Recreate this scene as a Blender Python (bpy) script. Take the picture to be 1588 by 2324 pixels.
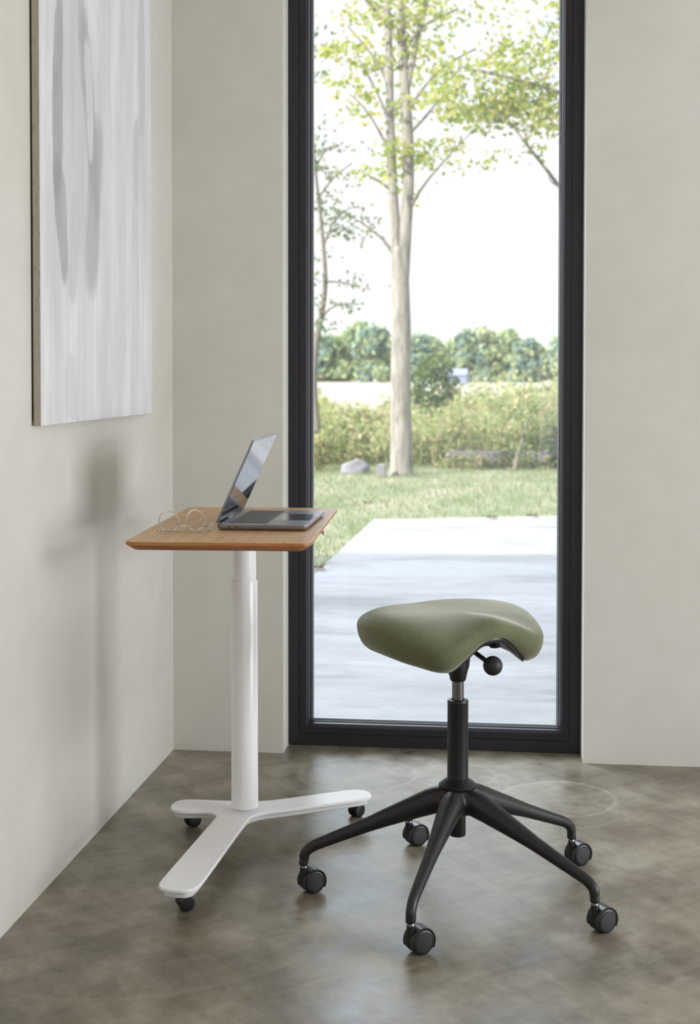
import bpy, bmesh, math, random
from mathutils import Vector, Matrix, noise
random.seed(7)
R = random.random
PI = math.pi
C = bpy.context.scene.collection
for o in list(bpy.data.objects):
    bpy.data.objects.remove(o)

# ------------------------------------------------------------------ camera
F = 3228.0                        # focal length in pixels of the 1588x2324 frame
YAW, PITCH, ROLL, CY = -0.1193987, 0.0292938, 0.00079348, 936.506
CAM = Vector((1.06934573, -4.30372799, 1.18))
fw = Vector((math.sin(YAW)*math.cos(PITCH), math.cos(YAW)*math.cos(PITCH), -math.sin(PITCH)))
rt = Vector((math.cos(YAW), -math.sin(YAW), 0))
up = rt.cross(fw)
r2 = rt*math.cos(ROLL)+up*math.sin(ROLL)
u2 = -rt*math.sin(ROLL)+up*math.cos(ROLL)
cd = bpy.data.cameras.new('camera')
cam = bpy.data.objects.new('camera', cd)
C.objects.link(cam)
m = Matrix((( r2.x, u2.x, -fw.x, CAM.x), (r2.y, u2.y, -fw.y, CAM.y), (r2.z, u2.z, -fw.z, CAM.z), (0, 0, 0, 1)))
cam.matrix_world = m
cd.sensor_fit = 'VERTICAL'; cd.sensor_height = 36.0; cd.sensor_width = 24.6
cd.lens = F/2324*36.0
cd.shift_y = -(1162-CY)/2324
cd.clip_end = 2000
cd.dof.use_dof = True
cd.dof.focus_distance = 3.45
cd.dof.aperture_fstop = 5.2
bpy.context.scene.camera = cam

def ray(px, py):
    return fw + r2*((px-794)/F) - u2*((py-CY)/F)
def at(px, py, Y):
    d = ray(px, py); return CAM + d*((Y-CAM.y)/d.y)
def atz(px, py, z):
    d = ray(px, py); return CAM + d*((z-CAM.z)/d.z)

# ------------------------------------------------------------------ world, sun, window fill lamps
sc = bpy.context.scene
sc.view_settings.view_transform = 'Standard'
sc.view_settings.look = 'None'
sc.view_settings.gamma = 1
sc.view_settings.exposure = 0.14
sc.view_settings.use_curve_mapping = False
sc.cycles.use_denoising = True
sc.cycles.max_bounces = 10
sc.cycles.diffuse_bounces = 6
sc.cycles.glossy_bounces = 5
sc.cycles.transmission_bounces = 8
sc.cycles.transparent_max_bounces = 16
sc.cycles.sample_clamp_indirect = 6
sc.cycles.caustics_reflective = False
sc.cycles.caustics_refractive = False

SUN_STRENGTH = 7.6
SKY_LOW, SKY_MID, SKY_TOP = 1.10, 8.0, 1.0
ROOM_FILL_W = 118.0
REAR_FILL_W = 12.0

w = bpy.data.worlds.new('sky'); sc.world = w; w.use_nodes = True
nt = w.node_tree; nt.nodes.clear()
def N(nt, t, **k):
    n = nt.nodes.new(t)
    for a, b in k.items(): setattr(n, a, b)
    return n
tc = N(nt, 'ShaderNodeTexCoord'); mp = N(nt, 'ShaderNodeMapping'); mp.inputs['Scale'].default_value = (2.2, 2.2, 7.0)
nz = N(nt, 'ShaderNodeTexNoise'); nz.inputs['Scale'].default_value = 1.6; nz.inputs['Detail'].default_value = 6
sx = N(nt, 'ShaderNodeSeparateXYZ')
nt.links.new(tc.outputs['Generated'], mp.inputs['Vector']); nt.links.new(mp.outputs[0], nz.inputs['Vector'])
nt.links.new(tc.outputs['Generated'], sx.inputs[0])
cr = N(nt, 'ShaderNodeValToRGB')
cr.color_ramp.elements[0].position = 0.42; cr.color_ramp.elements[0].color = (0.60, 0.80, 1.0, 1)
cr.color_ramp.elements[1].position = 0.56; cr.color_ramp.elements[1].color = (1, 1, 1, 1)
nt.links.new(nz.outputs['Fac'], cr.inputs[0])
lowmix = N(nt, 'ShaderNodeMapRange'); lowmix.inputs['From Min'].default_value = 0.13; lowmix.inputs['From Max'].default_value = 0.24
nt.links.new(sx.outputs['Z'], lowmix.inputs['Value'])
mx = N(nt, 'ShaderNodeMix', data_type='RGBA'); mx.inputs['A'].default_value = (1, 1, 1, 1)
nt.links.new(lowmix.outputs[0], mx.inputs['Factor']); nt.links.new(cr.outputs[0], mx.inputs['B'])
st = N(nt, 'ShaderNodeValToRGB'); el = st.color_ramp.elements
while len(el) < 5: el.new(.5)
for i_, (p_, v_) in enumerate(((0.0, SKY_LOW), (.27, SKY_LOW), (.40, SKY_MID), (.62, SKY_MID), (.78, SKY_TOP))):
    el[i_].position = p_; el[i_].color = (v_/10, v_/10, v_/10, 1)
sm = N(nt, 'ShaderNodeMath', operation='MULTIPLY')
az = N(nt, 'ShaderNodeMapRange'); az.inputs['From Min'].default_value = -.62; az.inputs['From Max'].default_value = .05
az.inputs['To Min'].default_value = 26.0; az.inputs['To Max'].default_value = 2.2     # the sky is brighter on the sun's side, to the left
hi = N(nt, 'ShaderNodeMapRange'); hi.inputs['From Min'].default_value = .24; hi.inputs['From Max'].default_value = .40
nt.links.new(sx.outputs['X'], az.inputs['Value']); nt.links.new(sx.outputs['Z'], hi.inputs['Value'])
mz = N(nt, 'ShaderNodeMix', data_type='FLOAT'); mz.inputs['A'].default_value = 10.0
fy = N(nt, 'ShaderNodeMapRange'); fy.inputs['From Min'].default_value = -.25; fy.inputs['From Max'].default_value = .35
fy.inputs['To Min'].default_value = 0.0; nt.links.new(sx.outputs['Y'], fy.inputs['Value'])
pz = N(nt, 'ShaderNodeMapRange'); pz.inputs['To Min'].default_value = 2.5     # dimmer sky behind the house
nt.links.new(fy.outputs[0], pz.inputs['Value']); nt.links.new(az.outputs[0], pz.inputs['To Max'])
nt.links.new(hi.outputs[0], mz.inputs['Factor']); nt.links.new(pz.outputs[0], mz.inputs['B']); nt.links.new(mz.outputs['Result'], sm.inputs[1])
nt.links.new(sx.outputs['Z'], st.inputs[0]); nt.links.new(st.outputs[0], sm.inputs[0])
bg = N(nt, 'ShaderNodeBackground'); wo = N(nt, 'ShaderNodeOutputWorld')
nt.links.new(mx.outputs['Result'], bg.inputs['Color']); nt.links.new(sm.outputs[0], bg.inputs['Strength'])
nt.links.new(bg.outputs[0], wo.inputs[0])

sd = bpy.data.lights.new('sun', 'SUN'); sd.energy = SUN_STRENGTH; sd.angle = math.radians(0.6); sd.color = (1.0, 0.95, 0.86)
so = bpy.data.objects.new('sun', sd); C.objects.link(so)
sdir = Vector((math.sin(math.radians(42))*math.cos(math.radians(30)), math.cos(math.radians(42))*math.cos(math.radians(30)), -math.sin(math.radians(30))))
so.rotation_euler = sdir.to_track_quat('-Z', 'Y').to_euler()

def area(name, loc, direction, sx_, sy_, W, col):
    l = bpy.data.lights.new(name, 'AREA'); l.shape = 'RECTANGLE'; l.size = sx_; l.size_y = sy_; l.energy = W; l.color = col
    o = bpy.data.objects.new(name, l); C.objects.link(o); o.location = loc
    o.rotation_euler = Vector(direction).to_track_quat('-Z', 'Y').to_euler()
    return o
area('side_window_fill', (4.32, -1.95, 1.08), (-1, 0, -0.03), 2.1, 1.5, ROOM_FILL_W, (0.94, 0.972, 1.0))  # lamp added outside the unseen side window, standing in for daylight
area('rear_window_fill', (2.3, -6.75, 1.5), (0, 1, -0.05), 2.2, 2.0, REAR_FILL_W, (1.0, 0.97, 0.92))  # weak fill lamp added behind the camera, outside the unseen rear window

# ------------------------------------------------------------------ material helpers
def mat(name, col=(.5, .5, .5), rough=.5, metal=0, **k):
    m = bpy.data.materials.new(name); m.use_nodes = True
    b = m.node_tree.nodes['Principled BSDF']
    b.inputs['Base Color'].default_value = (*col, 1); b.inputs['Roughness'].default_value = rough; b.inputs['Metallic'].default_value = metal
    for a, v in k.items(): b.inputs[a.replace('_', ' ')].default_value = v
    return m
def bsdf(m): return m.node_tree.nodes['Principled BSDF']
def coords(m, scale=(1, 1, 1), which='Object', rot=(0, 0, 0)):
    nt = m.node_tree; t = N(nt, 'ShaderNodeTexCoord'); p = N(nt, 'ShaderNodeMapping')
    p.inputs['Scale'].default_value = scale; p.inputs['Rotation'].default_value = rot
    nt.links.new(t.outputs[which], p.inputs['Vector']); return p.outputs[0]
def noise_(m, vec, scale, detail=4, rough=.55, dist=0):
    n = N(m.node_tree, 'ShaderNodeTexNoise'); n.inputs['Scale'].default_value = scale; n.inputs['Detail'].default_value = detail
    n.inputs['Roughness'].default_value = rough; n.inputs['Distortion'].default_value = dist
    m.node_tree.links.new(vec, n.inputs['Vector']); return n.outputs['Fac']
def ramp(m, fac, stops):
    r = N(m.node_tree, 'ShaderNodeValToRGB'); e = r.color_ramp.elements
    while len(e) < len(stops): e.new(0.5)
    for i, (p, c) in enumerate(stops):
        e[i].position = p; e[i].color = (*c, 1) if len(c) == 3 else c
    m.node_tree.links.new(fac, r.inputs[0]); return r.outputs[0]
def mixc(m, fac, a, b, mode='MIX'):
    x = N(m.node_tree, 'ShaderNodeMix', data_type='RGBA', blend_type=mode)
    for s, v in (('Factor', fac), ('A', a), ('B', b)):
        if isinstance(v, (int, float)): x.inputs[s].default_value = v
        elif isinstance(v, tuple): x.inputs[s].default_value = (*v, 1)
        else: m.node_tree.links.new(v, x.inputs[s])
    return x.outputs['Result']
def math_(m, op, a, b=None, c=None, clamp=False):
    x = N(m.node_tree, 'ShaderNodeMath', operation=op, use_clamp=clamp)
    for i, v in enumerate((a, b, c)):
        if v is None: continue
        if isinstance(v, (int, float)): x.inputs[i].default_value = v
        else: m.node_tree.links.new(v, x.inputs[i])
    return x.outputs[0]
def bump(m, h, strength=.2, dist=.01):
    b = N(m.node_tree, 'ShaderNodeBump'); b.inputs['Strength'].default_value = strength; b.inputs['Distance'].default_value = dist
    m.node_tree.links.new(h, b.inputs['Height']); m.node_tree.links.new(b.outputs[0], bsdf(m).inputs['Normal'])
def link(m, out, inp): m.node_tree.links.new(out, bsdf(m).inputs[inp])
G = lambda *c: tuple(((x/255+.055)/1.055)**2.4 if x > 10 else x/255/12.92 for x in c)

# plaster
M = {}
pl = mat('plaster', (.6, .58, .5), .75); v = coords(pl)
n1 = noise_(pl, v, 1.3, 5, .6, .4); n2 = noise_(pl, v, 9, 4)
c = ramp(pl, n1, [(.3, G(203, 200, 191)), (.7, G(214, 213, 207))])
c = mixc(pl, .12, c, ramp(pl, n2, [(.3, G(190, 184, 170)), (.7, G(224, 221, 212))]))
link(pl, c, 'Base Color'); bump(pl, noise_(pl, v, 14, 6, .6), .05, .01)
M['plaster'] = pl
# polished concrete floor
fl = mat('polished_concrete', (.2, .19, .16), .3); v = coords(fl)
a = noise_(fl, coords(fl, (1.0, 2.0, 1)), 1.6, 5, .6)
b = noise_(fl, coords(fl, (1.6, 1, 1), rot=(0, 0, .5)), 5.5, 6, .6)
d = noise_(fl, v, 60, 3, .6)
c = ramp(fl, a, [(.32, G(70, 61, 45)), (.45, G(98, 88, 70)), (.56, G(132, 123, 104)), (.70, G(176, 169, 152))])
c = mixc(fl, .45, c, ramp(fl, b, [(.36, G(72, 63, 47)), (.5, G(116, 108, 89)), (.66, G(180, 174, 157))]))
c = mixc(fl, .12, c, ramp(fl, d, [(.35, G(60, 54, 42)), (.6, G(150, 144, 128))]))
def rc(ang, sc):
    a_ = N(fl.node_tree, 'ShaderNodeMapping'); a_.inputs['Rotation'].default_value = (0, 0, ang); fl.node_tree.links.new(v, a_.inputs['Vector'])
    b_ = N(fl.node_tree, 'ShaderNodeMapping'); b_.inputs['Scale'].default_value = sc; fl.node_tree.links.new(a_.outputs[0], b_.inputs['Vector']); return b_.outputs[0]
tro = ramp(fl, noise_(fl, rc(-.7, (3, 14, 1)), 1.5, 5, .65, .5), [(.4, G(84, 76, 60)), (.62, G(182, 176, 160))])
tro2 = ramp(fl, noise_(fl, rc(.9, (4, 16, 1)), 1.3, 5, .65, .5), [(.4, G(84, 76, 60)), (.62, G(182, 176, 160))])
c = mixc(fl, .14, c, tro); c = mixc(fl, .12, c, tro2)
# pale rings left by trowel and pots
sep = N(fl.node_tree, 'ShaderNodeSeparateXYZ'); fl.node_tree.links.new(v, sep.inputs[0])
wob = noise_(fl, v, 5, 3)
rings = [(1.18, -.36, .155, .012, .55), (1.02, -.40, .14, .14, .30), (.60, -.20, .17, .012, .40), (.60, -.20, .15, .15, .28), (.42, -.27, .17, .17, .25), (1.20, -.50, .12, .01, .25), (.88, -.18, .12, .01, .3), (.24, -1.33, .42, .012, .18)]
for (x, y, r, wd, s) in rings:
    dx = math_(fl, 'SUBTRACT', sep.outputs[0], x); dy = math_(fl, 'SUBTRACT', sep.outputs[1], y)
    q = math_(fl, 'SQRT', math_(fl, 'ADD', math_(fl, 'MULTIPLY', dx, dx), math_(fl, 'MULTIPLY', dy, dy)))
    q = math_(fl, 'ADD', q, math_(fl, 'MULTIPLY', math_(fl, 'SUBTRACT', wob, .5), .06))
    if wd > .1: k = math_(fl, 'MULTIPLY_ADD', q, -20, r*20, clamp=True)
    else: k = math_(fl, 'SUBTRACT', 1, math_(fl, 'DIVIDE', math_(fl, 'ABSOLUTE', math_(fl, 'SUBTRACT', q, r)), wd), clamp=True)
    k = math_(fl, 'MULTIPLY', math_(fl, 'MULTIPLY', k, s), math_(fl, 'ADD', b, .2))
    c = mixc(fl, math_(fl, 'MULTIPLY', k, .75), c, G(196, 192, 176))
link(fl, c, 'Base Color')
rr = N(fl.node_tree, 'ShaderNodeMapRange'); rr.inputs['To Min'].default_value = .25; rr.inputs['To Max'].default_value = .42
rr.inputs['From Min'].default_value = .3; rr.inputs['From Max'].default_value = .7
fl.node_tree.links.new(b, rr.inputs[0]); link(fl, rr.outputs[0], 'Roughness')
bump(fl, d, .06, .002)
bsdf(fl).inputs['IOR'].default_value = 1.5
M['floor'] = fl
M['frame'] = mat('anthracite_frame', G(33, 30, 38), .4)
M['frame_dark'] = mat('frame_gasket', G(20, 20, 22), .5)
M['spacer'] = mat('glazing_spacer', G(150, 156, 166), .35, .6)
M['ceiling'] = mat('white_ceiling', G(225, 222, 212), .8)
# window glass: clear pane with a translucent veil mixed in as haze, and fine dust specks
def glass_mat(name, haze=.03, specks=True, f0=.035, tint=(.962, .958, .97, 1)):
    m = bpy.data.materials.new(name); m.use_nodes = True; nt = m.node_tree; nt.nodes.clear()
    out = N(nt, 'ShaderNodeOutputMaterial'); tr = N(nt, 'ShaderNodeBsdfTransparent'); tr.inputs[0].default_value = tint
    gl = N(nt, 'ShaderNodeBsdfGlossy'); gl.inputs['Roughness'].default_value = .01
    lwt = N(nt, 'ShaderNodeLayerWeight'); lwt.inputs[0].default_value = .5
    pw = N(nt, 'ShaderNodeMath', operation='POWER'); pw.inputs[1].default_value = 5; nt.links.new(lwt.outputs['Facing'], pw.inputs[0])
    fr = N(nt, 'ShaderNodeMath', operation='MULTIPLY_ADD'); fr.inputs[1].default_value = .9; fr.inputs[2].default_value = f0; nt.links.new(pw.outputs[0], fr.inputs[0])
    df = N(nt, 'ShaderNodeBsdfTranslucent'); df.inputs[0].default_value = (.95, .95, .95, 1)
    m1 = N(nt, 'ShaderNodeMixShader'); m2 = N(nt, 'ShaderNodeMixShader')
    nt.links.new(tr.outputs[0], m1.inputs[1]); nt.links.new(df.outputs[0], m1.inputs[2])
    if specks:
        t = N(nt, 'ShaderNodeTexCoord'); vo = N(nt, 'ShaderNodeTexVoronoi'); vo.inputs['Scale'].default_value = 42
        nt.links.new(t.outputs['Object'], vo.inputs['Vector'])
        lt = N(nt, 'ShaderNodeMath', operation='LESS_THAN'); lt.inputs[1].default_value = .035; nt.links.new(vo.outputs['Distance'], lt.inputs[0])
        ml = N(nt, 'ShaderNodeMath', operation='MULTIPLY_ADD'); ml.inputs[1].default_value = .45; ml.inputs[2].default_value = haze
        nt.links.new(lt.outputs[0], ml.inputs[0]); nt.links.new(ml.outputs[0], m1.inputs[0])
    else: m1.inputs[0].default_value = haze
    nt.links.new(fr.outputs[0], m2.inputs[0]); nt.links.new(m1.outputs[0], m2.inputs[1]); nt.links.new(gl.outputs[0], m2.inputs[2])
    nt.links.new(m2.outputs[0], out.inputs[0]); return m
M['pane'] = glass_mat('window_glass', .05)
M['white_metal'] = mat('white_powder_coat', G(243, 243, 245), .25)
M['white_shade'] = mat('white_channel', G(222, 224, 224), .4)
M['black_plastic'] = mat('black_plastic', G(24, 24, 26), .36)
M['black_nylon'] = mat('black_nylon', G(27, 26, 28), .42)
M['wheel'] = mat('caster_tread', G(22, 22, 23), .45)
M['cap'] = mat('caster_hub_cap', G(30, 30, 31), .42)
M['chrome'] = mat('bright_steel', (.75, .75, .76), .2, 1)
M['steel'] = mat('dark_steel_rod', G(110, 108, 108), .28, .9)
M['rubber'] = mat('soft_black_rubber', G(26, 27, 30), .55)
bn = M['black_nylon']; bump(bn, noise_(bn, coords(bn), 900, 2), .12, .0006)
# bamboo
wd = mat('bamboo_veneer', (.4, .25, .12), .36)
v1 = coords(wd, (60, 3.0, 8)); v2 = coords(wd, (160, 8, 20))
c = ramp(wd, noise_(wd, v1, 1.0, 4, .6, .2), [(.3, G(184, 138, 88)), (.5, G(210, 164, 108)), (.7, G(226, 184, 128))])
c = mixc(wd, .35, c, ramp(wd, noise_(wd, v2, 1.0, 3), [(.35, G(160, 118, 76)), (.65, G(222, 184, 132))]))
link(wd, c, 'Base Color'); M['wood'] = wd
we = mat('bamboo_edge', (.3, .16, .07), .45)
c = ramp(we, noise_(we, coords(we, (6, 6, 320)), 1.0, 3, .6), [(.35, G(128, 74, 38)), (.6, G(186, 120, 68))])
link(we, c, 'Base Color'); M['wood_edge'] = we
# laptop
M['alu'] = mat('space_grey_aluminium', G(158, 160, 170), .3, .85)
M['key'] = mat('black_key', G(34, 34, 34), .35)
M['screen'] = mat('glossy_display', (.03, .032, .04), .02, IOR=3.0)
M['trackpad'] = mat('trackpad', G(160, 164, 176), .16, .8)
M['bezel'] = mat('black_bezel', (.012, .012, .014), .1)
# glasses
M['acetate'] = mat('clear_acetate', (.96, .90, .80), .05, Transmission_Weight=.8, IOR=1.42)
M['lens'] = glass_mat('clear_lens', .0, False, .006, (.99, .99, .99, 1))
M['amber_core'] = mat('champagne_metal', G(150, 128, 104), .3, .8)
# stool fabric
fb = mat('olive_knit', (.17, .19, .1), .8, Sheen_Weight=1.0, Sheen_Roughness=.35)
bsdf(fb).inputs['Sheen Tint'].default_value = (.9, .92, .8, 1)
bsdf(fb).inputs['Specular IOR Level'].default_value = .35
v = coords(fb)
vu = coords(fb, which='UV')
def wave(m, vec, scale, direction):
    n = N(m.node_tree, 'ShaderNodeTexWave', bands_direction=direction); n.inputs['Scale'].default_value = scale; n.inputs['Distortion'].default_value = .6
    n.inputs['Detail'].default_value = 1
    m.node_tree.links.new(vec, n.inputs['Vector']); return n.outputs['Fac']
wx = wave(fb, vu, 110, 'X'); wy = wave(fb, vu, 110, 'Y')
wv = math_(fb, 'MULTIPLY', math_(fb, 'ADD', wx, .15), math_(fb, 'ADD', wy, .3))
c = ramp(fb, wv, [(.06, G(48, 52, 33)), (.6, G(122, 126, 94))])
c = mixc(fb, .2, c, ramp(fb, noise_(fb, v, 260, 3), [(.3, G(56, 61, 38)), (.7, G(140, 143, 112))]))
link(fb, c, 'Base Color'); bump(fb, wv, .35, .0012)
M['fabric'] = fb
# canvas
cv = mat('painted_canvas', (.7, .7, .7), .75); M['canvas'] = cv
v = coords(cv); sep = N(cv.node_tree, 'ShaderNodeSeparateXYZ'); cv.node_tree.links.new(v, sep.inputs[0])
base = ramp(cv, noise_(cv, coords(cv, (1, 9, 1.3)), 1.2, 6, .6, .5), [(.32, G(196, 196, 198)), (.55, G(214, 214, 217)), (.72, G(228, 228, 231))])
base = mixc(cv, .25, base, ramp(cv, noise_(cv, coords(cv, (1, 34, 1.6)), 1.2, 3, .6, .3), [(.35, G(200, 202, 205)), (.65, G(236, 237, 239))]))
wobn = noise_(cv, coords(cv, (1, 5, 1.8)), 1.6, 4, .6)
def stroke(c, y0, z0, hy, hz, lean, colr, s, soft=.35, curve=0):
    z = math_(cv, 'SUBTRACT', sep.outputs[2], z0)
    yy = math_(cv, 'SUBTRACT', sep.outputs[1], y0)
    yy = math_(cv, 'SUBTRACT', yy, math_(cv, 'MULTIPLY', z, lean))
    yy = math_(cv, 'SUBTRACT', yy, math_(cv, 'MULTIPLY', math_(cv, 'MULTIPLY', z, z), curve))
    yy = math_(cv, 'ADD', yy, math_(cv, 'MULTIPLY', math_(cv, 'SUBTRACT', wobn, .5), .10))
    a = math_(cv, 'DIVIDE', yy, hy); bb = math_(cv, 'DIVIDE', z, hz)
    q = math_(cv, 'ADD', math_(cv, 'MULTIPLY', a, a), math_(cv, 'POWER', math_(cv, 'ABSOLUTE', bb), 4))
    k = math_(cv, 'DIVIDE', math_(cv, 'SUBTRACT', 1, q), soft, clamp=True)
    k = math_(cv, 'MULTIPLY', k, math_(cv, 'MULTIPLY', math_(cv, 'ADD', wobn, .2), s))
    return mixc(cv, k, c, colr)
# (y along the wall, z height) strokes of grey paint
def cvp(px, py):
    d = ray(px, py); t = (.022-CAM.x)/d.x; p = CAM+d*t; return p.y, p.z
def st_px(c, x0, y0_, x1, y1_, wpx, colr, s, soft=.4, curve=0):
    ya, za = cvp(x0, y0_); yb, zb = cvp(x1, y1_); ym, zm = (ya+yb)/2, (za+zb)/2
    yl, _ = cvp((x0+x1)/2-wpx/2, (y0_+y1_)/2); yr, _ = cvp((x0+x1)/2+wpx/2, (y0_+y1_)/2)
    return stroke(c, ym, zm, abs(yr-yl)/2, abs(zb-za)/2, (yb-ya)/(zb-za), colr, s, soft, curve)
g1, g2, g3 = G(148, 150, 152), G(166, 168, 169), G(188, 190, 191)
c = base
c = st_px(c, 170, -60, 200, 660, 108, g3, .75, .8)
c = st_px(c, 135, -50, 128, 470, 26, g1, .95, .5)
c = st_px(c, 128, 330, 148, 655, 26, g1, .95, .5)
c = st_px(c, 180, -40, 222, 520, 34, g1, .85, .7)
c = st_px(c, 222, 250, 205, 690, 44, g2, .9, .6)
c = st_px(c, 196, 80, 206, 380, 20, G(222, 222, 222), .9, .5)
c = st_px(c, 170, 420, 165, 700, 26, g3, .9, .6)
c = st_px(c, 320, -40, 322, 330, 16, g3, .9, .5)
c = st_px(c, 312, 260, 306, 470, 14, g3, .9, .5)
c = st_px(c, 278, 640, 262, 900, 30, G(206, 207, 208), .9, .5)
c = st_px(c, 160, 800, 160, 960, 26, G(204, 205, 208), .9, .3)
link(cv, c, 'Base Color')
bump(cv, noise_(cv, v, 260, 2), .1, .002)
ce = mat('canvas_edge', G(168, 160, 142), .8); M['canvas_edge'] = ce
link(ce, ramp(ce, noise_(ce, coords(ce, (30, 1, 9)), 4, 5), [(.28, G(140, 130, 112)), (.45, G(178, 171, 154))]), 'Base Color')
M['gap_dark'] = mat('gap_shade', G(50, 36, 30), .7)  # dark tone standing in for the shadow behind the canvas
# outdoors
pt = mat('patio_concrete', (.75, .75, .74), .7)
c = ramp(pt, noise_(pt, coords(pt, (.5, 1.6, 1)), 1.1, 6, .6, .5), [(.36, G(104, 103, 104)), (.46, G(136, 135, 136)), (.6, G(156, 155, 156))])
c = mixc(pt, .25, c, ramp(pt, noise_(pt, coords(pt, (1, 2.5, 1)), 4.5, 5, .7, .5), [(.34, G(98, 95, 94)), (.5, G(160, 159, 160))]))
link(pt, c, 'Base Color'); M['patio'] = pt
lw = mat('lawn_soil', (.3, .35, .15), .9)
c = ramp(lw, noise_(lw, coords(lw, (.7, .35, 1)), 2.2, 6, .65, .4), [(.36, G(98, 112, 66)), (.5, G(124, 128, 92)), (.66, G(150, 142, 118))])
link(lw, c, 'Base Color'); M['lawn'] = lw
fd = mat('stubble_field', G(240, 226, 196), .9)
link(fd, ramp(fd, noise_(fd, coords(fd, (.05, .5, 1)), 1, 4), [(.35, G(150, 141, 120)), (.65, G(162, 155, 138))]), 'Base Color'); M['field'] = fd
def leafmat(name, cols, transl=.35, k=.62):
    cols = [tuple(x*k for x in cc) for cc in cols]; m = mat(name, cols[0], .6); nt = m.node_tree
    g = N(nt, 'ShaderNodeNewGeometry')
    n = len(cols); r = ramp(m, g.outputs['Random Per Island'], [((i+.5)/n, cc) for i, cc in enumerate(cols)])
    link(m, r, 'Base Color')
    t = N(nt, 'ShaderNodeBsdfTranslucent'); nt.links.new(r, t.inputs[0]); x = N(nt, 'ShaderNodeMixShader'); x.inputs[0].default_value = transl
    o = nt.nodes['Material Output']; nt.links.new(bsdf(m).outputs[0], x.inputs[1]); nt.links.new(t.outputs[0], x.inputs[2]); nt.links.new(x.outputs[0], o.inputs[0])
    return m
M['maple'] = leafmat('maple_leaves', [G(150, 172, 66), G(176, 190, 84), G(198, 204, 98), G(214, 206, 110), G(130, 158, 72), G(226, 212, 130)], .5, .68)
M['grey_leaf'] = leafmat('grey_green_leaves', [G(130, 148, 112), G(150, 164, 130), G(112, 132, 104), G(164, 176, 110)], .3)
M['hazed_leaf'] = leafmat('hazed_leaves', [G(168, 184, 136), G(150, 172, 140), G(192, 202, 146), G(134, 162, 146), G(208, 212, 158)], .3, .85)  # lighter leaf colours with the haze of distance painted in
M['hazed_leaf_b'] = leafmat('hazed_blue_leaves', [G(140, 166, 150), G(126, 154, 156), G(164, 184, 146), G(196, 204, 152)], .3, .85)  # bluer mix, distance haze put into the leaf colour
M['weed'] = leafmat('meadow_weeds', [G(150, 170, 98), G(176, 186, 120), G(200, 196, 140), G(120, 142, 80), G(214, 204, 160), G(150, 128, 90)], .5, .85)
M['shrub'] = leafmat('shrub_leaves', [G(96, 122, 66), G(118, 142, 80), G(80, 104, 58), G(140, 158, 92)], .4, .7)
M['blade'] = leafmat('grass_blades', [G(158, 184, 104), G(184, 200, 130), G(206, 212, 158), G(138, 170, 88), G(220, 214, 176)], .4, .40)
bk = mat('bark', (.5, .48, .44), .9); v = coords(bk, (9, 9, 1.6))
link(bk, ramp(bk, noise_(bk, v, 2.2, 6, .65, .4), [(.32, G(104, 98, 90)), (.5, G(140, 135, 127)), (.68, G(158, 153, 145))]), 'Base Color')
bump(bk, noise_(bk, v, 5, 5), .5, .02); M['bark'] = bk
M['twig'] = mat('grey_bark', G(118, 112, 102), .9)
M['rock'] = mat('pale_rock', G(124, 124, 130), .85)
M['band_grey'] = mat('plain_grey', G(104, 100, 112), .85)
M['dry_leaf'] = mat('dry_leaf', G(112, 82, 62), .8)
M['etch'] = mat('etched_mark', G(205, 208, 210), .8)

# ------------------------------------------------------------------ mesh helpers
def obj(name, bm, m, parent=None, smooth=False, angle=None):
    me = bpy.data.meshes.new(name); bm.normal_update(); bm.to_mesh(me); bm.free()
    for mm in (m if isinstance(m, (list, tuple)) else [m]): me.materials.append(mm)
    o = bpy.data.objects.new(name, me); C.objects.link(o)
    if parent: o.parent = parent
    if smooth: me.shade_smooth()
    if angle is not None:
        me.set_sharp_from_angle(angle=math.radians(angle))
    return o
def thing(name, label, cat, loc=(0, 0, 0), rz=0, group=None):
    o = bpy.data.objects.new(name, None); C.objects.link(o); o.empty_display_size = .1
    o.location = loc; o.rotation_euler = (0, 0, rz); o['label'] = label; o['category'] = cat
    if group: o['group'] = group
    return o
def tag(o, label, cat, group=None):
    o['label'] = label; o['category'] = cat
    if group: o['group'] = group
    return o
def struct(name, bm, m, parent=None, **k):
    o = obj(name, bm, m, parent, **k)
    if not parent: o['kind'] = 'structure'
    return o
def box(bm, x0, x1, y0, y1, z0, z1, mi=0, bev=0, seg=2):
    r = bmesh.ops.create_cube(bm, size=1)
    bmesh.ops.scale(bm, vec=(abs(x1-x0), abs(y1-y0), abs(z1-z0)), verts=r['verts'])
    bmesh.ops.translate(bm, vec=((x0+x1)/2, (y0+y1)/2, (z0+z1)/2), verts=r['verts'])
    fs = set(f for v in r['verts'] for f in v.link_faces)
    for f in fs: f.material_index = mi
    if bev:
        es = set(e for v in r['verts'] for e in v.link_edges)
        bmesh.ops.bevel(bm, geom=list(es), offset=bev, segments=seg, affect='EDGES', profile=.5)
def lathe(bm, prof, n=40, cx=0, cy=0, M4=None):
    rings = []
    for (r, z) in prof:
        if r <= 1e-6: ring = [bm.verts.new((cx, cy, z))]
        else: ring = [bm.verts.new((cx+r*math.cos(2*PI*i/n), cy+r*math.sin(2*PI*i/n), z)) for i in range(n)]
        rings.append(ring)
    for a, b in zip(rings, rings[1:]):
        for i in range(n):
            j = (i+1) % n
            if len(a) == 1 and len(b) == 1: continue
            if len(a) == 1: bm.faces.new((a[0], b[j], b[i]))
            elif len(b) == 1: bm.faces.new((a[i], a[j], b[0]))
            else: bm.faces.new((a[i], a[j], b[j], b[i]))
    vs = [v for r in rings for v in r]
    if M4 is not None: bmesh.ops.transform(bm, matrix=M4, verts=vs)
    return vs
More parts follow.
